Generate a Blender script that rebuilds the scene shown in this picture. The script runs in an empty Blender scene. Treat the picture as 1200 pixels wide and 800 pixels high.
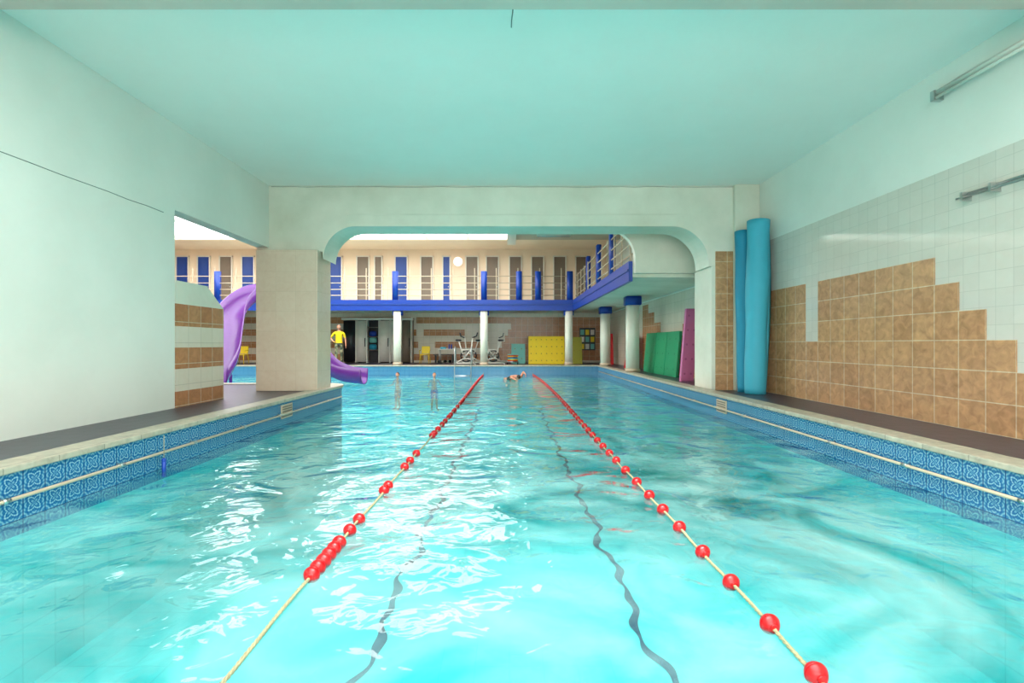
import bpy, bmesh, math, random
from mathutils import Vector, Matrix, Euler
random.seed(4)
S = bpy.context.scene
S.view_settings.view_transform = 'Standard'
CAMH = 1.43
# ---------------------------------------------------------------- helpers
def lin(r, g, b):
    f = lambda c: (c/255/12.92) if c/255 <= .04045 else ((c/255+.055)/1.055)**2.4
    return (f(r), f(g), f(b), 1)

def newmat(name):
    m = bpy.data.materials.new(name); m.use_nodes = True
    nt = m.node_tree; b = nt.nodes['Principled BSDF']
    return m, nt, b

def simple(name, col, rough=.5, metal=0, var=.08, scale=6, bump=0, emit=0):
    m, nt, b = newmat(name)
    n = nt.nodes.new('ShaderNodeTexNoise'); n.inputs['Scale'].default_value = scale; n.inputs['Detail'].default_value = 4
    tc = nt.nodes.new('ShaderNodeTexCoord'); nt.links.new(tc.outputs['Object'], n.inputs['Vector'])
    mx = nt.nodes.new('ShaderNodeMix'); mx.data_type = 'RGBA'
    mx.inputs['A'].default_value = tuple(c*(1-var) for c in col[:3])+(1,)
    mx.inputs['B'].default_value = tuple(min(1, c*(1+var)) for c in col[:3])+(1,)
    nt.links.new(n.outputs['Fac'], mx.inputs['Factor']); nt.links.new(mx.outputs['Result'], b.inputs['Base Color'])
    b.inputs['Roughness'].default_value = rough; b.inputs['Metallic'].default_value = metal
    if bump:
        bp = nt.nodes.new('ShaderNodeBump'); bp.inputs['Strength'].default_value = bump; bp.inputs['Distance'].default_value = .02
        nt.links.new(n.outputs['Fac'], bp.inputs['Height']); nt.links.new(bp.outputs['Normal'], b.inputs['Normal'])
    if emit:
        b.inputs['Emission Color'].default_value = col; b.inputs['Emission Strength'].default_value = emit
    return m

def paint(name, col, stain, rough=.6, amt=.5):
    """old painted plaster: large soft stains + fine mottling"""
    m, nt, b = newmat(name)
    tc = nt.nodes.new('ShaderNodeTexCoord')
    n1 = nt.nodes.new('ShaderNodeTexNoise'); n1.inputs['Scale'].default_value = .55; n1.inputs['Detail'].default_value = 6; n1.inputs['Roughness'].default_value = .6
    n2 = nt.nodes.new('ShaderNodeTexNoise'); n2.inputs['Scale'].default_value = 9; n2.inputs['Detail'].default_value = 5
    for n in (n1, n2): nt.links.new(tc.outputs['Object'], n.inputs['Vector'])
    r = nt.nodes.new('ShaderNodeMapRange'); r.inputs['From Min'].default_value = .42; r.inputs['From Max'].default_value = .75; r.inputs['To Max'].default_value = amt
    nt.links.new(n1.outputs['Fac'], r.inputs['Value'])
    mx = nt.nodes.new('ShaderNodeMix'); mx.data_type = 'RGBA'; mx.inputs['A'].default_value = col; mx.inputs['B'].default_value = stain
    nt.links.new(r.outputs['Result'], mx.inputs['Factor']); nt.links.new(mx.outputs['Result'], b.inputs['Base Color'])
    bp = nt.nodes.new('ShaderNodeBump'); bp.inputs['Strength'].default_value = .25; bp.inputs['Distance'].default_value = .01
    nt.links.new(n2.outputs['Fac'], bp.inputs['Height']); nt.links.new(bp.outputs['Normal'], b.inputs['Normal'])
    b.inputs['Roughness'].default_value = rough
    return m

def tile(name, c1, c2, mortar, w, h, ms=.005, rough=.25, ox=0, oy=0, off=0, marble=.3, mscale=9):
    m, nt, b = newmat(name)
    uv = nt.nodes.new('ShaderNodeUVMap')
    mp = nt.nodes.new('ShaderNodeMapping'); mp.inputs['Location'].default_value = (-ox, -oy, 0)
    nt.links.new(uv.outputs['UV'], mp.inputs['Vector'])
    br = nt.nodes.new('ShaderNodeTexBrick'); br.offset = off; br.squash = 1
    br.inputs['Scale'].default_value = 1; br.inputs['Brick Width'].default_value = w; br.inputs['Row Height'].default_value = h
    br.inputs['Mortar Size'].default_value = ms; br.inputs['Mortar Smooth'].default_value = .1
    br.inputs['Color1'].default_value = c1; br.inputs['Color2'].default_value = c2; br.inputs['Mortar'].default_value = mortar
    nt.links.new(mp.outputs['Vector'], br.inputs['Vector'])
    n = nt.nodes.new('ShaderNodeTexNoise'); n.inputs['Scale'].default_value = mscale; n.inputs['Detail'].default_value = 6; n.inputs['Distortion'].default_value = .8
    nt.links.new(mp.outputs['Vector'], n.inputs['Vector'])
    mx = nt.nodes.new('ShaderNodeMix'); mx.data_type = 'RGBA'; mx.blend_type = 'OVERLAY'; mx.inputs['Factor'].default_value = marble
    nt.links.new(br.outputs['Color'], mx.inputs['A']); nt.links.new(n.outputs['Fac'], mx.inputs['B'])
    nt.links.new(mx.outputs['Result'], b.inputs['Base Color'])
    bp = nt.nodes.new('ShaderNodeBump'); bp.invert = True; bp.inputs['Strength'].default_value = .4; bp.inputs['Distance'].default_value = .004
    nt.links.new(br.outputs['Fac'], bp.inputs['Height']); nt.links.new(bp.outputs['Normal'], b.inputs['Normal'])
    b.inputs['Roughness'].default_value = rough
    return m

def azulejo(name):
    m, nt, b = newmat(name)
    def M(op, a, c=None):
        n = nt.nodes.new('ShaderNodeMath'); n.operation = op
        for i, v in enumerate((a, c)):
            if v is None: continue
            if isinstance(v, (int, float)): n.inputs[i].default_value = v
            else: nt.links.new(v, n.inputs[i])
        return n.outputs[0]
    uv = nt.nodes.new('ShaderNodeUVMap'); sp = nt.nodes.new('ShaderNodeSeparateXYZ'); nt.links.new(uv.outputs['UV'], sp.inputs[0])
    T = .2
    u = M('SUBTRACT', M('FRACT', M('DIVIDE', sp.outputs['X'], T)), .5)
    v = M('SUBTRACT', M('FRACT', M('DIVIDE', sp.outputs['Y'], T)), .5)
    r = M('SQRT', M('ADD', M('MULTIPLY', u, u), M('MULTIPLY', v, v)))
    th = M('ARCTAN2', v, u)
    p1 = M('SINE', M('ADD', M('MULTIPLY', r, 30), M('MULTIPLY', M('COSINE', M('MULTIPLY', th, 4)), 2.6)))
    p2 = M('MULTIPLY', M('COSINE', M('MULTIPLY', th, 12)), M('COSINE', M('MULTIPLY', r, 44)))
    p = M('ADD', M('MULTIPLY', p1, .6), M('MULTIPLY', p2, .5))
    cr = nt.nodes.new('ShaderNodeValToRGB')
    e = cr.color_ramp.elements
    e[0].position = .0; e[0].color = lin(22, 84, 140)
    e[1].position = 1; e[1].color = lin(160, 198, 205)
    k = e.new(.45); k.color = lin(45, 115, 160)
    k = e.new(.62); k.color = lin(98, 155, 180)
    nt.links.new(M('ADD', M('MULTIPLY', p, .5), .42), cr.inputs['Fac'])
    edge = M('GREATER_THAN', M('MAXIMUM', M('ABSOLUTE', u), M('ABSOLUTE', v)), .475)
    mx = nt.nodes.new('ShaderNodeMix'); mx.data_type = 'RGBA'; nt.links.new(edge, mx.inputs['Factor'])
    nt.links.new(cr.outputs['Color'], mx.inputs['A']); mx.inputs['B'].default_value = lin(20, 70, 120)
    nt.links.new(mx.outputs['Result'], b.inputs['Base Color']); b.inputs['Roughness'].default_value = .15
    return m

def water_mat():
    m, nt, b = newmat('pool_water'); nt.nodes.remove(b)
    out = nt.nodes['Material Output']
    tc = nt.nodes.new('ShaderNodeTexCoord')
    def noise(scale, detail, dist, rough=.5):
        n = nt.nodes.new('ShaderNodeTexNoise'); n.inputs['Scale'].default_value = scale; n.inputs['Detail'].default_value = detail
        n.inputs['Distortion'].default_value = dist; n.inputs['Roughness'].default_value = rough
        nt.links.new(tc.outputs['Object'], n.inputs['Vector']); return n
    a = noise(1.3, 1, 1.0); c = noise(4.4, 1.5, 1.3)
    ad = nt.nodes.new('ShaderNodeMath'); ad.operation = 'MULTIPLY_ADD'; ad.inputs[1].default_value = .18
    nt.links.new(c.outputs['Fac'], ad.inputs[0]); nt.links.new(a.outputs['Fac'], ad.inputs[2])
    bp = nt.nodes.new('ShaderNodeBump'); bp.inputs['Strength'].default_value = 1; bp.inputs['Distance'].default_value = .085
    nt.links.new(ad.outputs[0], bp.inputs['Height'])
    gl = nt.nodes.new('ShaderNodeBsdfGlossy'); gl.inputs['Roughness'].default_value = .02; gl.inputs['Color'].default_value = (1, 1, 1, 1)
    nt.links.new(bp.outputs['Normal'], gl.inputs['Normal'])
    tr = nt.nodes.new('ShaderNodeBsdfTransparent'); tr.inputs['Color'].default_value = (.54, .93, .955, 1)
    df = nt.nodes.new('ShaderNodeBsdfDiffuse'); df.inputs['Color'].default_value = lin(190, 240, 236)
    d = noise(.6, 5, 2.0, .55)  # patchy milky scatter, also standing in for pale caustic light
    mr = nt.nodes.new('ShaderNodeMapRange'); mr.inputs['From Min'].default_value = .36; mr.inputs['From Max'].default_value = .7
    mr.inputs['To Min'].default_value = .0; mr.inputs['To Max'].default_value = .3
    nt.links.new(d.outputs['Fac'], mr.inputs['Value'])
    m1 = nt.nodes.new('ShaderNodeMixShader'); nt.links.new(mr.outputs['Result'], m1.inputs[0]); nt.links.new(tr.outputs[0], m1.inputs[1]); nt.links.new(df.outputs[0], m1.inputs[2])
    fr = nt.nodes.new('ShaderNodeFresnel'); fr.inputs['IOR'].default_value = 1.33; nt.links.new(bp.outputs['Normal'], fr.inputs['Normal'])
    m2 = nt.nodes.new('ShaderNodeMixShader'); nt.links.new(fr.outputs[0], m2.inputs[0]); nt.links.new(m1.outputs[0], m2.inputs[1]); nt.links.new(gl.outputs[0], m2.inputs[2])
    nt.links.new(m2.outputs[0], out.inputs['Surface'])
    return m

def emis(name, col, s):
    m, nt, b = newmat(name)
    b.inputs['Base Color'].default_value = col; b.inputs['Emission Color'].default_value = col; b.inputs['Emission Strength'].default_value = s
    return m

class MB:
    def __init__(s): s.v = []; s.f = []; s.m = []; s.sm = []; s.mats = []
    def mi(s, mat):
        if mat not in s.mats: s.mats.append(mat)
        return s.mats.index(mat)
    def add(s, vs, fs, mat, smooth=False):
        o = len(s.v); s.v += [Vector(v) for v in vs]; k = s.mi(mat)
        for f in fs: s.f.append([i+o for i in f]); s.m.append(k); s.sm.append(smooth)
    def vec(s, o, u, v, w, mat):
        o, u, v, w = map(Vector, (o, u, v, w))
        p = [o, o+u, o+u+v, o+v, o+w, o+u+w, o+u+v+w, o+v+w]
        fs = [(0, 3, 2, 1), (4, 5, 6, 7), (0, 1, 5, 4), (1, 2, 6, 5), (2, 3, 7, 6), (3, 0, 4, 7)]
        if u.cross(v).dot(w) < 0: fs = [f[::-1] for f in fs]
        s.add(p, fs, mat)
    def box(s, x0, x1, y0, y1, z0, z1, mat):
        s.vec((x0, y0, z0), (x1-x0, 0, 0), (0, y1-y0, 0), (0, 0, z1-z0), mat)
    def bbox(s, x0, x1, y0, y1, z0, z1, mat, r=.02):
        bm = bmesh.new(); bmesh.ops.create_cube(bm, size=1)
        for v in bm.verts: v.co = Vector(((x0+x1)/2+v.co.x*(x1-x0), (y0+y1)/2+v.co.y*(y1-y0), (z0+z1)/2+v.co.z*(z1-z0)))
        bmesh.ops.bevel(bm, geom=bm.edges[:], offset=r, segments=3, affect='EDGES')
        bm.verts.index_update()
        s.add([v.co.copy() for v in bm.verts], [[v.index for v in f.verts] for f in bm.faces], mat, True); bm.free()
    def tube(s, pts, r, mat, seg=10, caps=True):
        pts = [Vector(p) for p in pts]; n = len(pts); rs = r if isinstance(r, (list, tuple)) else [r]*n
        vs = []; ref = None
        for i, p in enumerate(pts):
            t = (pts[min(i+1, n-1)]-pts[max(i-1, 0)]).normalized()
            if ref is None:
                ref = Vector((0, 0, 1)) if abs(t.z) < .9 else Vector((1, 0, 0))
            a = t.cross(ref).normalized(); b = a.cross(t).normalized(); ref = b
            for k in range(seg):
                an = 2*math.pi*k/seg; vs.append(p+(a*math.cos(an)+b*math.sin(an))*rs[i])
        fs = [[i*seg+k, i*seg+(k+1) % seg, (i+1)*seg+(k+1) % seg, (i+1)*seg+k] for i in range(n-1) for k in range(seg)]
        s.add(vs, fs, mat, True)
        if caps:
            s.add(vs[:seg][::-1], [list(range(seg))], mat); s.add(vs[-seg:], [list(range(seg))], mat)
    def sph(s, c, r, mat, seg=16, rings=10, sc=(1, 1, 1), fn=None, cut=None):
        c = Vector(c); vs = []; fs = []
        for i in range(rings+1):
            ph = math.pi*i/rings
            for k in range(seg):
                th = 2*math.pi*k/seg
                d = Vector((math.sin(ph)*math.cos(th)*sc[0], math.sin(ph)*math.sin(th)*sc[1], math.cos(ph)*sc[2]))*r
                if fn: d = fn(d)
                vs.append(c+d)
        for i in range(rings):
            for k in range(seg):
                q = [i*seg+k, (i+1)*seg+k, (i+1)*seg+(k+1) % seg, i*seg+(k+1) % seg]
                if cut and not cut(sum((vs[j]-c for j in q), Vector())/4): continue
                fs.append(q)
        s.add(vs, fs, mat, True)
    def prism(s, outline, axis, a0, a1, mat):
        def P(p, a): return {'y': (p[0], a, p[1]), 'z': (p[0], p[1], a), 'x': (a, p[0], p[1])}[axis]
        n = len(outline); vs = [P(p, a0) for p in outline]+[P(p, a1) for p in outline]
        fs = [list(range(n)), list(range(2*n-1, n-1, -1))]+[[i, i+n, (i+1) % n+n, (i+1) % n] for i in range(n)]
        s.add(vs, fs, mat)
    def finish(s, name, parent=None, fixn=True, bevel=0):
        if not s.v: return None
        lo = Vector([min(v[i] for v in s.v) for i in range(3)]); hi = Vector([max(v[i] for v in s.v) for i in range(3)])
        c = Vector(((lo.x+hi.x)/2, (lo.y+hi.y)/2, lo.z))
        me = bpy.data.meshes.new(name); me.from_pydata([v for v in s.v], [], s.f)
        for m in s.mats: me.materials.append(m)
        for i, p in enumerate(me.polygons): p.material_index = s.m[i]; p.use_smooth = s.sm[i]
        if fixn:
            bm = bmesh.new(); bm.from_mesh(me); bmesh.ops.remove_doubles(bm, verts=bm.verts, dist=1e-5)
            bmesh.ops.recalc_face_normals(bm, faces=bm.faces); bm.to_mesh(me); bm.free()
        uv = me.uv_layers.new(name='UVMap')
        for p in me.polygons:
            n = p.normal; ax = max(range(3), key=lambda i: abs(n[i]))
            for li in p.loop_indices:
                co = me.vertices[me.loops[li].vertex_index].co
                uv.data[li].uv = (co.y, co.z) if ax == 0 else (co.x, co.z) if ax == 1 else (co.x, co.y)
        for v in me.vertices: v.co -= c
        ob = bpy.data.objects.new(name, me); ob.location = c; S.collection.objects.link(ob)
        if bevel:
            bv = ob.modifiers.new('bevel', 'BEVEL'); bv.width = bevel; bv.segments = 2; bv.limit_method = 'ANGLE'
        if parent: ob.parent = parent; ob.location = c-parent.location
        return ob
def empty(name, loc=(0, 0, 0)):
    e = bpy.data.objects.new(name, None); e.location = loc; S.collection.objects.link(e); return e

def catmull(P, n=8):
    P = [Vector(p) for p in P]; Q = [P[0]*2-P[1]]+P+[P[-1]*2-P[-2]]; out = []
    for i in range(1, len(Q)-2):
        a, b, c, d = Q[i-1:i+3]
        for k in range(n):
            t = k/n; out.append(.5*((2*b)+(c-a)*t+(2*a-5*b+4*c-d)*t*t+(3*b-a-3*c+d)*t**3))
    out.append(P[-1]); return out

# ---------------------------------------------------------------- materials
mint = paint('mint_plaster', lin(232, 232, 222), lin(210, 212, 200))
mint_c = paint('mint_ceiling_paint', lin(249, 246, 238), lin(236, 235, 226), amt=.4)
grayw = paint('aged_white_plaster', lin(228, 224, 208), lin(190, 188, 166), amt=.8)
cream = paint('cream_plaster', lin(236, 214, 188), lin(216, 192, 164))
beamg = paint('beam_grey_paint', lin(205, 194, 182), lin(175, 166, 156))
TS = .345; DK = .44
brown = tile('brown_wall_tile', lin(192, 144, 102), lin(180, 131, 91), lin(208, 184, 152), TS, TS, .006, .22, 8.81, DK, marble=.55)
brownS = tile('terracotta_stripe_tile', lin(190, 132, 90), lin(176, 116, 76), lin(212, 190, 160), .33, .33, .006, .25, 0, .46, marble=.4)
whitet = tile('white_wall_tile', lin(210, 204, 192), lin(205, 199, 187), lin(190, 186, 174), .2, .2, .003, .1, 0, DK, marble=.06)
creamt = tile('cream_pillar_tile', lin(222, 200, 178), lin(218, 195, 172), lin(206, 184, 160), .42, .42, .003, .25, -5.35, DK, marble=.15)
stripw = tile('ivory_stripe_tile', lin(228, 216, 198), lin(222, 210, 190), lin(200, 188, 170), .33, .33, .005, .25, 0, .46, marble=.1)
deckm = tile('slate_deck_tile', lin(62, 56, 70), lin(52, 48, 62), lin(40, 37, 45), .2, .2, .006, .35, marble=.3)
coping = tile('coping_stone', lin(182, 172, 152), lin(170, 160, 142), lin(140, 132, 118), .5, 50, .006, .4, marble=.5)
azul = azulejo('blue_patterned_tile')
poolf = tile('aqua_pool_mosaic', lin(112, 216, 214), lin(106, 211, 210), lin(96, 202, 202), .3, .3, .006, .4, marble=.5, mscale=.8)  # broad pale mottling imitates caustic light patches in the tile colour
linem = simple('dark_line_blue', lin(0, 45, 80), .5)
waterm = water_mat()
blue = simple('blue_gloss_paint', lin(16, 60, 155), .35)
blued = simple('blue_door_paint', lin(20, 62, 142), .4)
greyd = simple('taupe_door_paint', lin(118, 104, 90), .5)
railm = simple('cream_rail_paint', lin(200, 180, 154), .4)
steel = simple('brushed_steel', lin(190, 192, 190), .3, 1)
whitep = simple('white_plastic', lin(222, 216, 204), .35)
black = simple('black_plastic', lin(24, 24, 28), .4)
redp = simple('red_float_plastic', lin(185, 8, 16), .28)
ropem = simple('rope_fibre', lin(160, 150, 115), .8, scale=60, var=.35)
purple = simple('purple_fibreglass', lin(105, 45, 135), .25)
foamb = simple('blue_foam', lin(22, 135, 165), .6, bump=.3, scale=5)
foamb2 = simple('turquoise_foam', lin(60, 165, 188), .6, bump=.3, scale=5)
yellow = simple('yellow_foam', lin(235, 200, 10), .5)
green = simple('green_foam', lin(16, 140, 92), .5)
pink = simple('pink_foam', lin(200, 105, 155), .5)
redf = simple('red_foam', lin(190, 26, 34), .5)
teal = simple('teal_foam', lin(110, 185, 175), .5)
olive = simple('olive_foam', lin(150, 145, 40), .5)
darkhole = simple('painted_hole_shade', lin(150, 125, 20), .7)
lampg = emis('opal_glass', (1, .98, .92, 1), .9)
skyg = emis('frosted_skylight_glass', (1, .98, .96, 1), 5.0)
fillg = emis('added_rooflight_glow', (1, .98, .96, 1), 5.2)
crackm = simple('crack_dark', lin(120, 130, 120), .9)
skin = simple('skin', lin(195, 130, 100), .5); hair = simple('grey_hair', lin(120, 110, 100), .8); dhair = simple('dark_hair', lin(50, 38, 30), .7)
shirt = simple('yellow_cotton', lin(240, 200, 10), .8)
lips = simple('lips', lin(170, 90, 85), .5); eyew = simple('eye_white', lin(235, 232, 225), .3)
camo, nt, b = newmat('camouflage_cloth')
n = nt.nodes.new('ShaderNodeTexNoise'); n.inputs['Scale'].default_value = 9; n.inputs['Detail'].default_value = 2
tcn = nt.nodes.new('ShaderNodeTexCoord'); nt.links.new(tcn.outputs['Object'], n.inputs['Vector'])
cr = nt.nodes.new('ShaderNodeValToRGB'); cr.color_ramp.interpolation = 'CONSTANT'; e = cr.color_ramp.elements
e[0].color = lin(50, 52, 38); e[1].position = .48; e[1].color = lin(110, 105, 75); k = e.new(.56); k.color = lin(150, 140, 110)
nt.links.new(n.outputs['Fac'], cr.inputs['Fac']); nt.links.new(cr.outputs['Color'], b.inputs['Base Color'])

# ---------------------------------------------------------------- pool
XL, XR, XW, YF, YN, YC = -3.99, 4.07, -14.0, 23.5, -5.0, 12.8
path = [(XL, YN), (XL, YC-.7)]
for i in range(1, 9):
    a = math.pi/2*i/8; path.append((XL-.7+.7*math.cos(a), YC-.7+.7*math.sin(a)))
path += [(XW, YC), (XW, YF), (XR, YF), (XR, YN)]
def offset(path, d):
    out = []
    for i, p in enumerate(path):
        p = Vector(p); ns = []
        if i > 0: t = (p-Vector(path[i-1])).normalized(); ns.append(Vector((-t.y, t.x)))
        if i < len(path)-1: t = (Vector(path[i+1])-p).normalized(); ns.append(Vector((-t.y, t.x)))
        if len(ns) == 2:
            mm = (ns[0]+ns[1]).normalized(); k = d/max(.2, mm.dot(ns[0])); out.append(p+mm*k)
        else: out.append(p+ns[0]*d)
    return out
def sweep(mb, o0, o1, z0, z1, mat, path=path):
    a = offset(path, o0); b_ = offset(path, o1); n = len(path)
    vs = [(p.x, p.y, z0) for p in a]+[(p.x, p.y, z1) for p in a]+[(p.x, p.y, z1) for p in b_]+[(p.x, p.y, z0) for p in b_]
    fs = []
    for i in range(n-1):
        for k in range(4):
            k2 = (k+1) % 4; fs.append([k*n+i, k*n+i+1, k2*n+i+1, k2*n+i])
    fs += [[0, n, 2*n, 3*n], [n-1, 4*n-1, 3*n-1, 2*n-1]]
    mb.add(vs, fs, mat)
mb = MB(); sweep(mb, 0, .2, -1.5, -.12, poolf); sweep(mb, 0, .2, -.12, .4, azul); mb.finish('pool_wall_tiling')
mb = MB(); sweep(mb, -.035, .26, .4, .46, coping); mb.finish('pool_coping', bevel=.012)
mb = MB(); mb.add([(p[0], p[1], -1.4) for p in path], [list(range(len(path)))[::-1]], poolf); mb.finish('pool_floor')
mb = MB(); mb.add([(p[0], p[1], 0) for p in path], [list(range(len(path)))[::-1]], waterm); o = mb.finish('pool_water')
# dark wavy lines on the pool floor below the ropes
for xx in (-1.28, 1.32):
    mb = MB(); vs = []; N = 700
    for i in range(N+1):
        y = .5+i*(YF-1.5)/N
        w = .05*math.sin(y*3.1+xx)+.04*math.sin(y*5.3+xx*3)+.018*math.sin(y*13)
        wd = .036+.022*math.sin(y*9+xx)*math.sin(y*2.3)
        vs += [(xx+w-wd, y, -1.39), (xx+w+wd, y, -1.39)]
    mb.add(vs, [[2*i, 2*i+1, 2*i+3, 2*i+2] for i in range(N)], linem); mb.finish('pool_floor_line')
# floor
po = [(p.x, p.y) for p in offset(path, .2)]
fl = po+[(5.6, YN), (5.6, 28), (-20.5, 28), (-20.5, 5), (-5.6, 5), (-5.6, YN)]
mb = MB(); mb.add([(x, y, DK) for x, y in fl], [list(range(len(fl)))[::-1]], deckm); o = mb.finish('floor')
if o.data.polygons[0].normal.z < 0: o.data.flip_normals()

# grab rail pipes and brackets
for x, sx, y1 in ((XL+.055, 1, 12.0), (XR-.055, -1, 23.0)):
    mb = MB(); mb.tube([(x, YN+.1, .2), (x, y1, .2)], .016, railm, 10)
    y = YN+.6
    while y < y1:
        mb.tube([(x, y, .2), (x-sx*.05, y, .21)], .012, steel, 8); mb.tube([(x, y-.03, .2), (x, y+.03, .2)], .022, steel, 10); y += 1.2
    mb.finish('pool_grab_rail')
# skimmer grilles
for x, sx, y in ((XL, 1, 9.15), (XR, -1, 9.8)):
    mb = MB(); a, c = sorted((x+sx*.001, x+sx*.02)); mb.box(a, c, y-.22, y+.22, .12, .36, railm)
    a, c = sorted((x+sx*.018, x+sx*.026))
    for k in range(5): mb.box(a, c, y-.19, y+.19, .145+k*.042, .165+k*.042, greyd)
    mb.finish('skimmer_grille')
mb = MB(); mb.tube([(-3.9, 5.78, .4), (-3.9, 5.78, .1)], .004, ropem, 6); mb.tube([(-3.9, 5.78, .12), (-3.9, 5.78, -.06)], .022, blue, 12); mb.sph((-3.9, 5.78, .12), .026, blue); mb.finish('pool_thermometer')

# lane ropes
def rope(ys, xf, name):
    mb = MB(); e = empty(name, (xf(10), .4, 0))
    pts = [(xf(y*.25), y*.25, .015+.008*math.sin(y*.25*5)) for y in range(2, int((YF-.05)*4)+1)]+[(xf(YF), YF-.02, .12)]
    for ph in (0, math.pi*2/3, math.pi*4/3):
        tw = []
        for i in range(len(pts)-1):
            for k in range(8):
                t = k/8; p = Vector(pts[i])*(1-t)+Vector(pts[i+1])*t; a = p.y*60+ph
                tw.append(p+Vector((math.cos(a)*.006, 0, math.sin(a)*.006)))
        mb.tube(tw, .0065, ropem, 5)
    mb.finish('rope', e, fixn=False)
    mb = MB()
    for y in ys:
        s = 20 if y < 9 else 10
        c = (xf(y), y, .02)
        mb.sph(c, .049, redp, s, s//2+2, (1, .88, 1))
        mb.tube([(c[0], y-.05, .02), (c[0], y-.036, .02)], .02, redp, 10); mb.tube([(c[0], y+.036, .02), (c[0], y+.05, .02)], .02, redp, 10)
        if y < 9: mb.tube([(c[0], y-.004, .02), (c[0], y+.004, .02)], .0505, redp, 24)
    mb.finish('floats', e)
yl = [3.13, 3.23, 3.33, 3.43, 3.53, 3.64, 3.88, 4.12, 4.93, 5.1, 5.88, 6.2, 6.6, 7.9, 8.1, 8.5, 9.0, 9.4]
y = 9.9
while y < 23.2: yl.append(y); y += random.choice((.2, .35, .5, .6))
yr = [2.19, 2.58, 3.03, 3.47, 3.94, 4.36, 4.77, 5.23, 5.72, 6.2]
y = 6.62
while y < 23.2: yr.append(y); y += .44 if y < 10 else random.choice((.3, .4, .5))
rope(yl, lambda y: -1.19-.02*math.sin(y*.4), 'lane_rope')
rope(yr, lambda y: 1.30-(.25*((y-16)/7.5)**2 if y > 16 else 0)+.012*math.sin(y*.6), 'lane_rope')

# ---------------------------------------------------------------- near room shell
WL, WR, YH, ZC = -5.17, 5.33, 11.0, 4.83
mb = MB(); mb.box(WL-.25, WL, YN, 7.91, DK-.02, ZC, mint); mb.box(WL-.25, WL, 7.91, YH, 3.5, ZC, mint); mb.finish('wall_left')
mb = MB(); mb.tube([(WL+.001, 1+i*.35, 3.34+.008*i*.35+.012*random.random()) for i in range(20)], .005, crackm, 4); mb.finish('trim_1')
mb = MB(); mb.box(WR, WR+.25, YN, 28, DK-.02, 6.6, mint)
mb.finish('wall_right')
mb = MB(); mb.box(WR-.012, WR+.01, YN, 10.89, DK, 3.55, whitet); mb.finish('wall_tile_cladding')
# stepped brown tile field
mb = MB(); y0, y1 = WR-.024, WR-.0125
def bf(ya, yb, zt): mb.box(y0, y1, yb, ya, DK, zt, brown)
bf(10.88, 9.19, DK+6*TS)
bf(9.19, 8.81, DK+TS*3)
e0 = 8.81; bf(e0, e0-7*TS, DK+6*TS); k = e0-7*TS
for s in (5, 4, 3, 2, 1): bf(k, k-TS, DK+s*TS); k -= TS
mb.finish('brown_tile_cladding')
mb = MB(); mb.box(WL-.25, WR, 4.0, YH+.1, ZC, ZC+.15, mint_c)
mb.box(WL-.25, WR, YN-.2, -4.0, ZC, ZC+.15, mint_c); mb.box(WL-.25, -3.2, -4, 4.0, ZC, ZC+.15, mint_c); mb.box(3.2, WR, -4, 4.0, ZC, ZC+.15, mint_c)
mb.finish('ceiling')
mb = MB(); mb.box(WL, WR-.012, 4.2, 4.86, 4.6, ZC, beamg); mb.finish('ceiling_beam', bevel=.01)
mb = MB(); mb.tube([(.03+.01*math.sin(i), 4.9+i*.12, ZC-.001) for i in range(6)], .006, crackm, 4); mb.finish('trim_2')
mb = MB(); mb.box(-3.3, 3.3, -4.1, 4.1, ZC+.2, ZC+.25, fillg)  # added unseen rooflight panel, glows to light the near room
for x in (-1.6, 0, 1.6): mb.box(x-.03, x+.03, -4, 4, ZC+.08, ZC+.2, whitep)
mb.finish('added_rooflight')
# rear wall; its wide glowing window is added, unseen, to light the room
mb = MB(); mb.box(WL-.25, WR+.25, YN-.2, YN, -1.5, 1.3, mint); mb.box(WL-.25, WR+.25, YN-.2, YN, 4.2, ZC, mint)
mb.box(WL-.25, -4.5, YN-.2, YN, 1.3, 4.2, mint); mb.box(4.5, WR+.25, YN-.2, YN, 1.3, 4.2, mint); mb.finish('wall_back')
mb = MB(); mb.box(-4.5, 4.5, YN-.15, YN-.1, 1.3, 4.2, emis('added_window_glow', (1, 1, 1, 1), 5.8))
for x in (-4.45, -2.25, 0, 2.25, 4.45): mb.box(x-.05, x+.05, YN-.1, YN, 1.3, 4.2, whitep)
for z in (1.35, 2.8, 4.15): mb.box(-4.5, 4.5, YN-.1, YN-.01, z-.04, z+.04, whitep)
mb.finish('added_rear_window')
# header wall with rounded haunches
xl, xr, zt, rl, rr = -4.0, 4.28, 3.96, .7, .8
ol = [(WL-.25, 3.42), (xl-.02, 3.42), (xl, zt-rl)]
for i in range(1, 13):
    a = math.pi-math.pi/2*i/12; ol.append((xl+rl+rl*math.cos(a), zt-rl+rl*math.sin(a)))
for i in range(0, 13):
    a = math.pi/2-math.pi/2*i/12; ol.append((xr-rr+rr*math.cos(a), zt-rr+rr*math.sin(a)))
ol += [(xr, 3.1), (4.8, 3.1), (WR, 3.1), (WR, ZC), (WL-.25, ZC)]
mb = MB(); mb.prism(ol, 'y', YH, YH+.8, grayw); mb.finish('wall_header')
mb = MB(); mb.box(-3.5, 3.7, YH-.02, YH+.005, 4.2, 4.225, grayw); mb.finish('trim_3')
mb = MB(); mb.tube([(WL+.05+i*.26, YH-.001, ZC-.02-.01*random.random()) for i in range(40)], .006, crackm, 4); mb.finish('trim_4')
mb = MB(); mb.box(-20.5, WR, YH+.6, YH+.8, ZC, 6.6, cream); mb.finish('wall_header_upper')
# left pillar
mb = MB(); mb.box(-5.35, -4.05, 10.8, 11.6, DK, 3.42, creamt); mb.finish('tiled_pillar', bevel=.01)
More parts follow.
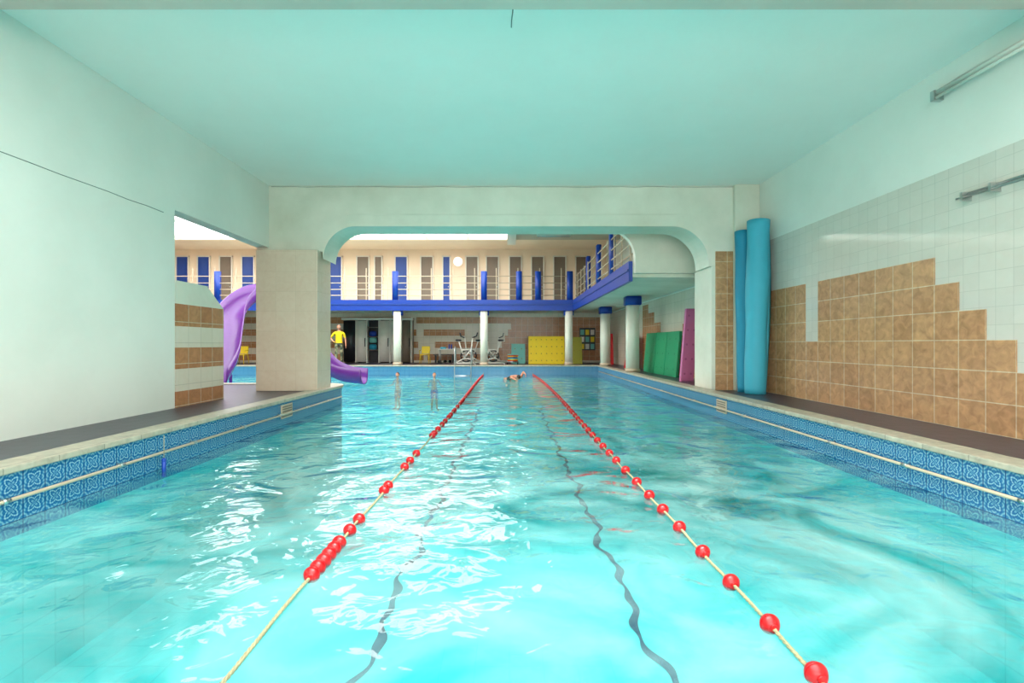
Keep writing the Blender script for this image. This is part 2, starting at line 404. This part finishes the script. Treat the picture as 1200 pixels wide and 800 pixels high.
# right pillar and column
mb = MB(); mb.box(4.34, 4.8, YH, 12.0, DK, 3.1, grayw); mb.box(4.42, 4.8, YH-.02, YH-.001, DK, 3.42, brown); mb.finish('tiled_pillar', bevel=.006)
mb = MB(); mb.box(4.8, WR, 10.9, 12.0, DK, ZC, grayw); mb.finish('wall_column', bevel=.01)
# low wall with stripes
mb = MB()
for za, zb, mt in ((.44, .69, brownS), (.69, 1.04, stripw), (1.04, 1.375, brownS), (1.375, 1.71, stripw), (1.71, 2.06, brownS)):
    mb.box(WL-.25, WL, 7.93, 9.26, za, zb, mt)
mb.prism([(7.93, 2.06), (9.26, 2.06), (8.75, 2.42), (7.93, 2.42)], 'x', WL-.25, WL, grayw); mb.finish('striped_low_wall')

# wall-mounted tube lights
mb = MB(); xx = 5.22
mb.bbox(xx, 5.3, 4.7, 6.35, 4.49, 4.54, whitep, .01); mb.tube([(xx+.01, 4.75, 4.45), (xx+.01, 6.32, 4.45)], .02, whitep, 12)
for y in (4.75, 6.3): mb.box(xx-.02, xx+.1, y-.03, y+.03, 4.42, 4.54, steel)
mb.finish('tube_light')
mb = MB(); mb.bbox(5.26, 5.3, 4.7, 5.95, 3.14, 3.17, steel, .008); mb.tube([(5.22, 4.7, 3.1), (5.22, 5.98, 3.12)], .012, steel, 10)
for y in (4.8, 5.55, 5.9): mb.box(5.2, 5.318, y-.015, y+.015, 3.08, 3.18, steel)
mb.finish('tube_light')

# blue foam rolls
def foamroll(base, top, r, m1):
    mb = MB(); b0, t0 = Vector(base), Vector(top); N = 30; seg = 28; d = (t0-b0)
    pts = []; rs = []
    for i in range(N+1):
        t = i/N; pts.append(b0+d*t); rs.append(r*(1+.04*math.sin(t*13)-.12*(1-t)**3))
    mb.tube(pts, rs, m1, seg)
    tt = pts[-1]; sp = [(tt+Vector((math.cos(a)*r*a/19, math.sin(a)*r*a/19, .006))) for a in [k*.4 for k in range(46)]]
    mb.tube(sp, .006, foamb2, 5)
    vs = []
    for i in range(N+1):
        p = pts[i]; w = r*(1.05+.3*math.sin(i/N*3.1)); vs += [p+Vector((r*.9, -r*.3, 0)), p+Vector((w+.02, r*.2, 0)), p+Vector((w+.005, r*.24, 0)), p+Vector((r*.88, -r*.24, 0))]
    mb.add(vs, [[4*i+k, 4*i+(k+1) % 4, 4*i+4+(k+1) % 4, 4*i+4+k] for i in range(N) for k in range(4)], foamb2, True)
    mb.finish('foam_roll')
foamroll((4.86, 10.55, DK), (4.88, 10.7, 3.78), .165, foamb)
foamroll((4.86, 10.14, DK), (5.0, 10.28, 3.9), .21, foamb2)

# ---------------------------------------------------------------- hall
BY, HZ = 27.5, 6.5
mb = MB(); mb.box(-20.5, WR+.25, BY, BY+.2, DK-.02, HZ+.1, cream); mb.finish('wall_far')
mb = MB(); mb.box(-20.5, -20.3, 5, BY, DK-.02, HZ+.1, cream); mb.finish('wall_hall_left')
mb = MB(); mb.box(-20.5, WL-.25, 5, 5.2, DK-.02, HZ+.1, cream); mb.finish('wall_hall_near')
hc = paint('hall_ceiling_paint', lin(180, 172, 154), lin(158, 150, 134))
mb = MB(); mb.box(-20.5, WR, 24.9, BY, HZ, HZ+.12, cream); mb.box(-20.5, WR, 11.6, 13, HZ, HZ+.12, hc); mb.box(-20.5, WL-.25, 5, 11.6, HZ, HZ+.12, hc)
mb.box(-.1, WR, 13, 24.9, HZ, HZ+.12, hc); mb.box(-20.5, -18, 13, 24.9, HZ, HZ+.12, hc); mb.finish('ceiling_hall')
mb = MB(); mb.box(-.1, .3, 11.8, 24.9, 6.25, HZ, whitep); mb.box(.3, WR, 18, 18.3, 6.3, HZ, hc); mb.finish('ceiling_beam')
mb = MB(); mb.box(-18.1, 0, 12.9, 25, HZ+.15, HZ+.2, skyg)
for x in range(-16, 0, 2): mb.box(x-.03, x+.03, 13, 24.9, HZ+.05, HZ+.15, whitep)
mb.finish('window_3')
mb = MB(); mb.bbox(1.25, 2.85, 23.5, 23.65, 6.4, 6.5, whitep, .01); mb.tube([(1.3, 23.57, 6.37), (2.8, 23.57, 6.37)], .025, steel, 10); mb.finish('tube_light')
# arch wall by balcony
ol = [(WR, 3.18), (WR, HZ), (2.3, HZ), (2.3, 4.27)]
for i in range(0, 13):
    a = math.pi/2-math.pi/2*i/12; ol.append((2.38+.72*math.cos(a), 3.55+.72*math.sin(a)))
ol.append((3.1, 3.18))
mb = MB(); mb.prism(ol, 'y', 12.6, 12.79, grayw); mb.finish('wall_balcony_end')

# balcony slabs
mb = MB(); mb.box(-20.29, 3.0, 24.05, BY-.04, 3.1, 3.46, grayw); mb.box(-20.29, 3.0, 23.97, 24.06, 3.0, 3.5, blue); mb.box(-20.29, 3.0, 23.94, 24.0, 3.26, 3.32, blued)
mb.box(3.08, WR-.03, 12.8, BY-.04, 3.1, 3.46, grayw); mb.box(2.98, 3.08, 12.8, BY-.04, 3.0, 3.5, blue); mb.box(2.95, 3.0, 12.8, 24, 3.26, 3.3, blued)
mb.finish('balcony')
# columns under balconies
for (x, y) in ((-17.6, 24.2), (-13.6, 24.2), (-9.45, 24.2), (-5.28, 24.2), (-1.2, 24.2), (2.8, 24.2), (4.3, 17.9), (4.3, 23.0)):
    mb = MB(); w = .17 if y > 24 else .2
    z0 = DK if y > 24 else .46
    mb.bbox(x-w, x+w, y-w, y+w, z0, 2.99, grayw, .03)
    mb.bbox(x-w-.06, x+w+.06, y-w-.06 if y < 24 else 24.08, y+w+.06, 2.78, 3.09, blue, .02)
    mb.bbox(x-w-.02, x+w+.02, y-w-.02, y+w+.02, z0, z0+.12, railm, .01)
    mb.finish('balcony_column')
# railings
mb = MB()
for z in (4.62, 4.3, 4.0, 3.72): mb.tube([(-20.2, 24.1, z), (2.95, 24.1, z)], .018, railm, 8)
x = -20
while x < 2.9: mb.box(x-.018, x+.018, 24.08, 24.12, 3.465, 5.0, railm); x += 1.02
for x in (-17.6, -13.76, -9.6, -5.38, -1.2, .45, 1.35, 2.85): mb.bbox(x-.14, x+.14, 24.07, 24.22, 3.465, 4.86, blue, .015)
for z in (4.62, 4.3, 4.0, 3.72): mb.tube([(3.12, 12.85, z), (3.12, 24.1, z)], .018, railm, 8)
y = 13.2
while y < 24: mb.box(3.1, 3.14, y-.018, y+.018, 3.465, 4.7, railm); y += 1.02
for y in (15.8, 18.2, 20.6): mb.bbox(3.09, 3.25, y-.14, y+.14, 3.465, 4.95, blue, .015)
mb.finish('balcony_railing')
# changing cabin doors
doors = [(161, 0), (187, 1), (213, 1), (238, 1), (264, 0), (290, 1), (316, 0), (342, 1), (368, 0), (393, 1), (425, 0), (443, 0), (470, 1), (500, 0), (523, 1), (553, 0), (577, 0), (604, 0), (630, 0), (656, 0), (682, 0)]
for i, (px, kind) in enumerate(doors):
    x = (px-597)*27.4/600; mb = MB(); w = .3
    if px == 443 or px == 523: w = .17
    D = blued if kind else greyd
    mb.box(x-w, x+w, BY-.05, BY-.001, 3.465, 6.1, D)
    mb.box(x-w-.06, x-w, BY-.09, BY-.001, 3.465, 6.16, whitep); mb.box(x+w, x+w+.06, BY-.09, BY-.001, 3.465, 6.16, whitep); mb.box(x-w-.06, x+w+.06, BY-.09, BY-.001, 6.1, 6.16, whitep)
    for z in (3.75, 4.95): mb.box(x-w+.09, x+w-.09, BY-.065, BY-.045, z, z+1.0, D)
    mb.sph((x+w-.06, BY-.08, 4.5), .03, steel, 8, 6)
    mb.finish('door_%d' % (i+1))
mb = MB(); mb.sph((-2.73, BY-.35, 5.8), .24, lampg, 20, 12); mb.tube([(-2.73, BY-.2, 5.8), (-2.73, BY-.1, 5.8)], .06, steel); mb.finish('globe_wall_lamp')
# striped tile cladding
mb = MB(); y0 = BY-.02
mb.box(-20.3, WR-.02, BY-.01, BY-.001, DK, 3.09, stripw)
segs = {1: [(-20, -4.6), (-4.4, 5.2)], 3: [(-20, -4.9), (-4.0, -1.4), (-.4, 5.2)], 5: [(-20, -5.0), (-4.6, -2.4), (0.2, 5.2)], 7: [(-20, -5.3), (-5.0, 5.2)]}
for r, ss in segs.items():
    for a, c in ss: mb.box(a, c, y0-.005, BY-.002, .46+.33*(r-1)+.1, .46+.33*r+.1, brownS)
for r in (1, 2, 3, 4, 5, 6):
    mb.box(-.9+.33*r*.5, 5.2, y0-.008, BY-.002, .56+.33*(r-1), .56+.33*r, brownS)
mb.finish('wall_stripe_cladding')
mb = MB(); mb.box(WR-.012, WR-.001, 12.81, BY-.03, DK, 3.05, stripw)
for ya, yb, zt in ((12.81, 13.4, 3.0), (13.4, 14.6, 1.1), (14.6, 15.0, 2.4), (15.0, 15.7, 2.05), (15.7, 16.4, 1.7), (18.0, 18.8, 2.2), (18.8, 19.6, 2.6), (19.6, 20.4, 2.95), (21, 23, 1.6)):
    mb.box(WR-.024, WR-.001, ya, yb, DK, zt, brownS)
mb.finish('wall_side_cladding')
# lockers
mb = MB(); Y = 27.0; px = lambda p, y=27.0: (p-597)*y/600
xs = [(402, 417, 'dark'), (417, 430, 'w'), (430, 444, 'open'), (444, 457, 'w'), (457, 470, 'w'), (470, 482, 'g')]
mb.box(px(401), px(483), Y+.35, BY-.03, DK, 2.75, greyd); mb.box(px(401)-.03, px(483)+.03, Y-.06, BY-.03, 2.7, 2.8, whitep)
for a, c, kd in xs:
    x0, x1 = px(a)+.02, px(c)-.02
    mb.box(x1, x1+.04, Y-.03, Y+.4, DK, 2.7, whitep)
    if kd == 'open':
        mb.box(x0, x1, Y+.3, Y+.36, DK, 2.7, black)
        for z in (1.1, 1.8, 2.3): mb.box(x0, x1, Y, Y+.34, z, z+.03, greyd)
        for z, cc in ((1.13, foamb), (1.83, blue), (1.5, teal)): mb.bbox(x0+.1, x1-.15, Y+.05, Y+.25, z, z+.28, cc, .03)
    else:
        mb.bbox(x0, x1, Y-.02, Y+.34, DK+.05, 2.66, {'dark': black, 'w': whitep, 'g': greyd}[kd], .01)
        mb.box(x1-.09, x1-.05, Y-.06, Y-.02, 1.3, 1.75, black)
mb.finish('locker_cabinet')

# foam mats, holes painted as darker discs for the shade inside
def mat_panel(o, u, v, w, m, holes, hm, name='foam_mat'):
    o, u, v, w = map(Vector, (o, u, v, w)); mb = MB()
    mb.vec(o, u, v, w, m)
    nn = w.normalized()
    for i in range(holes[0]):
        for j in range(holes[1]):
            c = o+u*((i+.5)/holes[0])+v*((j+.5)/holes[1])
            mb.tube([c-nn*.004, c+nn*.01], .032, hm, 12)
    return mb.finish(name, bevel=.015)
mat_panel((.95, 25.4, DK), (1.8, 0, 0), (0, .25, 1.38), (0, .08, -.01), yellow, (7, 4), darkhole)
mat_panel((2.85, 25.6, DK), (.8, 0, 0), (0, .25, 1.34), (0, .08, -.01), olive, (3, 3), darkhole)
mat_panel((.1, 26.0, DK), (.7, 0, 0), (0, .2, 1.0), (0, .06, -.01), teal, (2, 2), darkhole)
gh = simple('green_hole', lin(15, 110, 72))
for k, (ya, yb) in enumerate(((15.1, 16.25), (16.3, 17.45), (17.5, 18.75))):
    mat_panel((4.9, yb, DK), (0, ya-yb, 0), (.12, 0, 1.38), (.08, 0, -.01), green, (2, 3), gh)
mat_panel((4.55, 13.6, DK), (.36, .05, 0), (.24, .25, 1.95), (-.02, .08, 0), pink, (2, 5), simple('pink_hole', lin(170, 80, 128)))
mat_panel((4.75, 21.3, DK), (0, -1.2, 0), (.25, 0, 1.35), (.08, 0, -.01), redf, (2, 3), simple('red_hole', lin(150, 20, 20)))
mat_panel((4.55, 24.8, DK), (.5, 0, 0), (0, .2, 1.5), (0, .08, 0), redf, (2, 4), simple('red_hole2', lin(150, 20, 20)))
# stack of kickboards on a low trolley
mb = MB(); mb.bbox(-.15, .45, 24.75, 25.15, DK+.1, DK+.15, steel, .01)
for x in (-.1, .4):
    for y in (24.8, 25.1): mb.tube([(x, y, DK), (x, y, DK+.1)], .025, black)
for i, m_ in enumerate((redf, yellow, teal, blue, yellow, redf, teal)): mb.bbox(-.1+.02*(i % 2), .4+.02*(i % 3), 24.8, 25.1, DK+.155+i*.05, DK+.2+i*.05, m_, .012)
mb.finish('kickboard_stack')
# table with towels and bottles
mb = MB(); mb.bbox(-3.6, -2.7, 25.7, 26.3, DK+.7, DK+.74, whitep, .012)
for x in (-3.53, -2.77):
    for y in (25.77, 26.23): mb.tube([(x, y, DK), (x, y, DK+.7)], .02, steel)
mb.bbox(-3.5, -3.2, 25.8, 26.1, DK+.742, DK+.84, foamb2, .03)
for x in (-3.05, -2.93): mb.tube([(x, 25.9, DK+.742), (x, 25.9, DK+.93), (x, 25.9, DK+.99)], [.035, .035, .015], blue)
mb.finish('poolside_table')
# notice board on far wall
mb = MB(); mb.box(3.75, 4.6, BY-.08, BY-.03, 1.1, 2.3, black)
for i in range(3):
    for j in range(3): mb.box(3.8+i*.27, 3.8+i*.27+.2, BY-.09, BY-.07, 1.16+j*.38, 1.16+j*.38+.28, (yellow, whitep, teal)[(i+j) % 3])
mb.finish('notice_board')

# aqua bikes
def bike(cx, cy, flip):
    mb = MB(); f = flip
    P = lambda x, z, y=0: (cx+f*x, cy+y, DK+z)
    for xx in (-.5, .5): mb.tube([P(xx, .03, -.28), P(xx, .03, .28)], .03, steel, 10)
    mb.tube([P(-.5, .05), P(.5, .05)], .03, whitep); mb.tube([P(-.05, .3), P(-.32, 1.15)], .03, whitep); mb.tube([P(.45, .05), P(.28, .6), P(.36, 1.3)], .03, whitep)
    mb.tube([P(-.05, .3), P(.3, .75)], .028, whitep); mb.tube([P(-.5, .05), P(-.05, .3), P(.42, .2)], .028, whitep); mb.tube([P(-.18, .7), P(.28, .7)], .025, whitep)
    mb.bbox(*sorted((cx+f*-.48, cx+f*-.18)), cy-.1, cy+.1, DK+1.13, DK+1.22, black, .03)
    mb.tube([P(.36, 1.3, -.26), P(.36, 1.3, .26)], .02, steel)
    for s in (-1, 1): mb.tube([P(.36, 1.3, s*.26), P(.55, 1.38, s*.26), P(.6, 1.55, s*.2)], .02, black, 8)
    ring = [P(.05+.27*math.cos(a), .4+.27*math.sin(a), .06) for a in [k*math.pi/12 for k in range(25)]]
    mb.tube(ring, .03, black, 8)
    for k in range(6):
        a = k*math.pi/3; mb.tube([P(.05, .4, .06), P(.05+.26*math.cos(a), .4+.26*math.sin(a), .06)], .008, steel, 6)
    for s in (-1, 1):
        mb.tube([P(.05, .4, s*.1), P(.05+s*.17, .4-s*.08, s*.1)], .014, steel, 6); mb.bbox(*sorted((cx+f*(.05+s*.17)-.05, cx+f*(.05+s*.17)+.05)), cy+s*.14-.05, cy+s*.14+.05, DK+.4-s*.08-.02, DK+.4-s*.08+.02, black, .01)
    mb.finish('aqua_bike')
bike(-2.15, 24.9, 1); bike(-.75, 25.2, -1); bike(-1.9, 25.9, -1); bike(-.9, 26.1, 1)
def chair(cx, cy):
    mb = MB()
    mb.bbox(cx-.22, cx+.22, cy-.22, cy+.22, DK+.43, DK+.47, yellow, .015)
    mb.vec((cx-.21, cy+.2, DK+.5), (.42, 0, 0), (0, .08, .38), (0, .03, 0), yellow)
    for sx in (-1, 1):
        mb.tube([(cx+sx*.24, cy-.24, DK), (cx+sx*.2, cy-.19, DK+.44)], .018, yellow); mb.tube([(cx+sx*.24, cy+.28, DK), (cx+sx*.2, cy+.2, DK+.5), (cx+sx*.2, cy+.28, DK+.86)], .018, yellow)
        mb.tube([(cx+sx*.24, cy-.2, DK+.44), (cx+sx*.26, cy-.2, DK+.66), (cx+sx*.25, cy+.24, DK+.68)], .018, yellow)
    mb.finish('plastic_chair')
chair(-4.35, 26.4); chair(-13.4, 25.6); chair(-14.3, 26.2)
mb = MB(); mb.bbox(-4.0, -2.9, 26.9, 27.3, DK+.4, DK+.46, greyd, .01)
for x in (-3.9, -3.0): mb.box(x-.03, x+.03, 26.95, 27.25, DK, DK+.41, black)
for x in (-3.7, -3.4, -3.15): mb.bbox(x-.1, x+.1, 26.95, 27.2, DK+.02, DK+.14, black, .04)
mb.finish('bench')
# pool ladder
mb = MB()
for x in (-2.5, -1.75):
    mb.tube(catmull([(x, 23.3, -1.0), (x, 23.3, .4), (x, 23.35, 1.1), (x, 23.6, 1.3), (x, 23.85, 1.1), (x, 23.9, DK)], 6), .022, steel, 10)
for z in (-.9, -.6, -.3, -.02): mb.bbox(-2.5, -1.75, 23.26, 23.34, z, z+.03, steel, .008)
mb.finish('pool_ladder')

# purple slides
def slide(ctrl, hw, sh, name='water_slide', legs=()):
    C = catmull(ctrl, 10); mb = MB(); n = len(C)
    prof = []
    for i in range(9):
        a = math.pi+math.pi*i/8; prof.append((hw*math.cos(a), sh*.5+sh*.5*math.sin(a)))
    prof = [(-hw*1.06, sh)]+prof+[(hw*1.06, sh)]
    outer = [(x*1.07, z-.04 if i not in (0, len(prof)-1) else z) for i, (x, z) in enumerate(prof)]
    loop = prof+outer[::-1]; L = len(loop); vs = []
    for i, p in enumerate(C):
        t = C[min(i+1, n-1)]-C[max(i-1, 0)]; s = Vector((t.y, -t.x, 0)).normalized()
        for a, b_ in loop: vs.append(p+s*a+Vector((0, 0, b_)))
    mb.add(vs, [[i*L+k, i*L+(k+1) % L, (i+1)*L+(k+1) % L, (i+1)*L+k] for i in range(n-1) for k in range(L)]+[list(range(L)), list(range((n-1)*L, n*L))[::-1]], purple, True)
    for i in legs:
        p = C[i]; mb.tube([(p.x, p.y, -1.4), (p.x, p.y, p.z-.02)], .05, purple, 10)
    p = C[0]; d = (C[0]-C[3]); d.z = 0; d.normalize(); s = Vector((d.y, -d.x, 0))
    base = -1.4
    q = p+d*.7
    mb.vec(p-s*.4-Vector((0, 0, .08)), d*.75, s*.8, Vector((0, 0, .06)), steel)
    for sg in (-1, 1):
        mb.tube([q+s*.35*sg-Vector((0, 0, .04)), Vector((q.x, q.y, base))+s*.35*sg+d*.5], .03, steel)
        mb.tube([p+s*.4*sg-Vector((0, 0, .04)), Vector((p.x, p.y, base))+s*.4*sg], .03, steel)
        mb.tube([p+s*.4*sg, p+s*.4*sg+Vector((0, 0, .8)), q+s*.38*sg+Vector((0, 0, .8)), q+s*.35*sg], .02, steel)
    k = .25
    while k < p.z-base:
        f = k/(p.z-base); c = q-Vector((0, 0, k))+d*.5*f; mb.tube([c-s*.35, c+s*.35], .02, steel, 8); k += .28
    mb.finish(name)
slide([(-8.7, 19.3, 3.2), (-9.3, 18.6, 2.95), (-9.5, 17.7, 2.3), (-9.2, 16.8, 1.5), (-8.85, 15.9, .72), (-8.65, 14.9, .08)], .37, .62, legs=(26, 40))
slide([(-8.0, 19.3, 1.7), (-7.3, 18.4, 1.2), (-6.5, 17.7, .6), (-5.7, 17.5, .2), (-4.95, 17.5, .08)], .4, .5, legs=(12, 24))

# ---------------------------------------------------------------- people
def human(name, loc, rot, scale, arms, top, bottom, hairm, legs=None, longpants=True):
    V = [(0, 0, .98, .155, .11), (0, .01, 1.1, .14, .1), (0, .005, 1.27, .165, .115), (0, 0, 1.41, .15, .1), (0, .0, 1.49, .07, .065), (0, -.01, 1.58, .055, .055)]
    E = [(0, 1), (1, 2), (2, 3), (3, 4), (4, 5)]
    hands = []
    for sgn, (el, wr, ha) in zip((-1, 1), arms):
        i = len(V); sh = (sgn*.19, 0, 1.425)
        mid = tuple((Vector(sh)+Vector(el))/2)
        V += [sh+(.06, .06), mid+(.05, .05), el+(.041, .041), tuple((Vector(el)+Vector(wr))/2)+(.038, .038), wr+(.026, .026), ha+(.038, .02)]
        E += [(3, i), (i, i+1), (i+1, i+2), (i+2, i+3), (i+3, i+4), (i+4, i+5)]; hands.append((Vector(wr), Vector(ha), sgn))
    lg = legs or [((-.11, -.02, .52), (-.13, .0, .09), (-.16, -.16, .035)), ((.11, -.02, .52), (.13, .0, .09), (.17, -.16, .035))]
    for sgn, (kn, an, to) in zip((-1, 1), lg):
        i = len(V); hp = (sgn*.095, 0, .9); bul = .012 if longpants else 0
        V += [hp+(.095, .095), tuple((Vector(hp)+Vector(kn))/2)+(.08+bul, .085), kn+(.058+bul, .06+bul), tuple((Vector(kn)*.6+Vector(an)*.4))+(.055+bul, .055+bul), an+(.04+bul*1.5, .04+bul*1.5), to+(.04, .03)]
        E += [(0, i), (i, i+1), (i+1, i+2), (i+2, i+3), (i+3, i+4), (i+4, i+5)]
    me = bpy.data.meshes.new('body'); me.from_pydata([v[:3] for v in V], E, [])
    ob = bpy.data.objects.new('tmp', me); S.collection.objects.link(ob)
    ob.modifiers.new('s', 'SKIN'); ob.modifiers.new('u', 'SUBSURF').levels = 2
    for i, v in enumerate(V):
        sv = me.skin_vertices[0].data[i]; sv.radius = (v[3], v[4]); sv.use_root = (i == 0)
    dg = bpy.context.evaluated_depsgraph_get(); dg.update(); em = bpy.data.meshes.new_from_object(ob.evaluated_get(dg))
    mb = MB(); vs = [v.co.copy() for v in em.vertices]
    grp = {}
    for p in em.polygons:
        c = p.center; m = skin
        if c.z < 1.0 and abs(c.x) < .32 and c.z > (.1 if longpants else .6): m = bottom
        if c.z <= .1 and longpants: m = black
        if top is not None:
            if c.z >= 1.0 and c.z < 1.5 and abs(c.x) < .2: m = top
            if c.z >= 1.22 and c.z < 1.5 and abs(c.x) < .33: m = top
        elif c.z >= 1.0: m = skin
        if abs(c.x) > .215 and c.z < 1.2: m = skin
        if c.z < .75 and abs(c.x) < .3: m = bottom if (longpants and c.z > .1) else m
        grp.setdefault(m, []).append(list(p.vertices))
    base = len(mb.v); mb.v += vs
    for m, fs in grp.items():
        k = mb.mi(m)
        for f in fs: mb.f.append([i+base for i in f]); mb.m.append(k); mb.sm.append(True)
    bpy.data.objects.remove(ob)
    for wr, ha, sgn in hands:
        d = (ha-wr).normalized(); side = Vector((0, -1, 0)) if abs(d.y) < .8 else Vector((1, 0, 0)); side = (side-d*side.dot(d)).normalized(); cu = d.cross(side).normalized()*(-sgn)
        if cu.x*sgn > 0: cu = -cu
        for j, L in enumerate((.068, .078, .073, .058)):
            b0 = ha+side*(.03-j*.02)+d*.01; p1 = b0+d*L*.45; p2 = p1+(d*.9+cu*.4).normalized()*L*.33; p3 = p2+(d*.6+cu*.8).normalized()*L*.28
            mb.tube([b0, p1, p2, p3], [.0095, .009, .008, .006], skin, 8)
        b0 = wr+d*.03+side*.025; p1 = b0+(d*.6+side*.8).normalized()*.035; p2 = p1+(d*.9+side*.3).normalized()*.03
        mb.tube([b0, p1, p2], [.012, .011, .008], skin, 8)
    hc_ = Vector((0, -.015, 1.68))
    def hf(d):
        t = -d.z/.115
        if t > 0: d.x *= 1-.32*t*t; d.y *= 1-.12*t
        if d.y < -.05 and abs(d.x) < .016 and -.045 < d.z < .012: d.y -= .02*(1-abs(d.x)/.016)*(1 if d.z < -.01 else .5)
        return d
    mb.sph(hc_, 1, skin, 36, 24, (.076, .095, .115), hf)
    mb.sph(hc_+Vector((0, .006, .008)), 1, hairm, 28, 18, (.082, .1, .12), None, lambda c: c.z > .035-c.y*1.0 and not (c.y < -.055 and c.z < .07))
    for sx in (-1, 1):
        mb.sph(hc_+Vector((sx*.03, -.084, .008)), .012, eyew, 10, 6); mb.sph(hc_+Vector((sx*.03, -.095, .008)), .0055, black, 8, 5)
        mb.sph(hc_+Vector((sx*.078, .005, -.005)), 1, skin, 10, 8, (.009, .018, .03)); mb.tube([hc_+Vector((sx*.045, -.087, .027)), hc_+Vector((sx*.02, -.095, .03))], .004, hairm, 6)
    mb.sph(hc_+Vector((0, -.09, -.05)), 1, lips, 12, 6, (.022, .008, .006))
    o = mb.finish(name, fixn=False)
    off = o.location.copy()
    for v in o.data.vertices: v.co += off
    o.location = loc; o.rotation_euler = rot; o.scale = (scale,)*3
    return o
human('lifeguard', (-8.0, 24.02, DK+.0), (0, 0, .25), 1.06,
      [((-.36, .05, 1.2), (-.22, -.04, 1.03), (-.16, -.1, 1.02)), ((.27, .03, 1.15), (.29, -.04, .9), (.3, -.06, .82))], shirt, camo, hair)
hang = [((-.3, -.05, 1.2), (-.33, -.25, 1.15), (-.33, -.33, 1.15)), ((.3, -.05, 1.2), (.33, -.25, 1.15), (.33, -.33, 1.15))]
human('swimmer', (-3.2, 21.8, -1.4), (0, 0, .4), .9, hang, None, blue, dhair, longpants=False)
human('swimmer', (-4.8, 22.0, -1.4), (0, 0, -.6), .9, hang, None, black, dhair, longpants=False)
crawl = [((-.24, -.05, 1.68), (-.2, -.12, 1.92), (-.19, -.14, 2.0)), ((.33, .22, 1.32), (.34, .12, 1.55), (.33, .05, 1.62))]
human('swimmer', (-.13, 21.6, -.03), (math.radians(84), 0, .3), .98, crawl, None, black, dhair, longpants=False)

# ---------------------------------------------------------------- added fill lamp up at the rooflight, brightens the pool centre
l = bpy.data.lights.new('pool_centre_fill', 'AREA'); l.shape = 'RECTANGLE'; l.size = 3.0; l.size_y = 1.5; l.energy = 120; l.color = (1, .99, .97); l.spread = math.radians(70)
o = bpy.data.objects.new('pool_centre_fill', l); o.location = (.3, 3.0, ZC+.02); o.rotation_euler = (math.radians(22), 0, 0); S.collection.objects.link(o)
w = bpy.data.worlds.new('World'); S.world = w; w.use_nodes = True
w.node_tree.nodes['Background'].inputs[0].default_value = (.85, .95, 1, 1); w.node_tree.nodes['Background'].inputs[1].default_value = .6
cam = bpy.data.cameras.new('Camera'); co = bpy.data.objects.new('Camera', cam); S.collection.objects.link(co); S.camera = co
cam.lens = 18; cam.sensor_width = 36; cam.shift_x = .0025; cam.shift_y = .0025; cam.clip_start = .05
co.location = (0, 0, CAMH); co.rotation_euler = (math.radians(90), 0, 0)
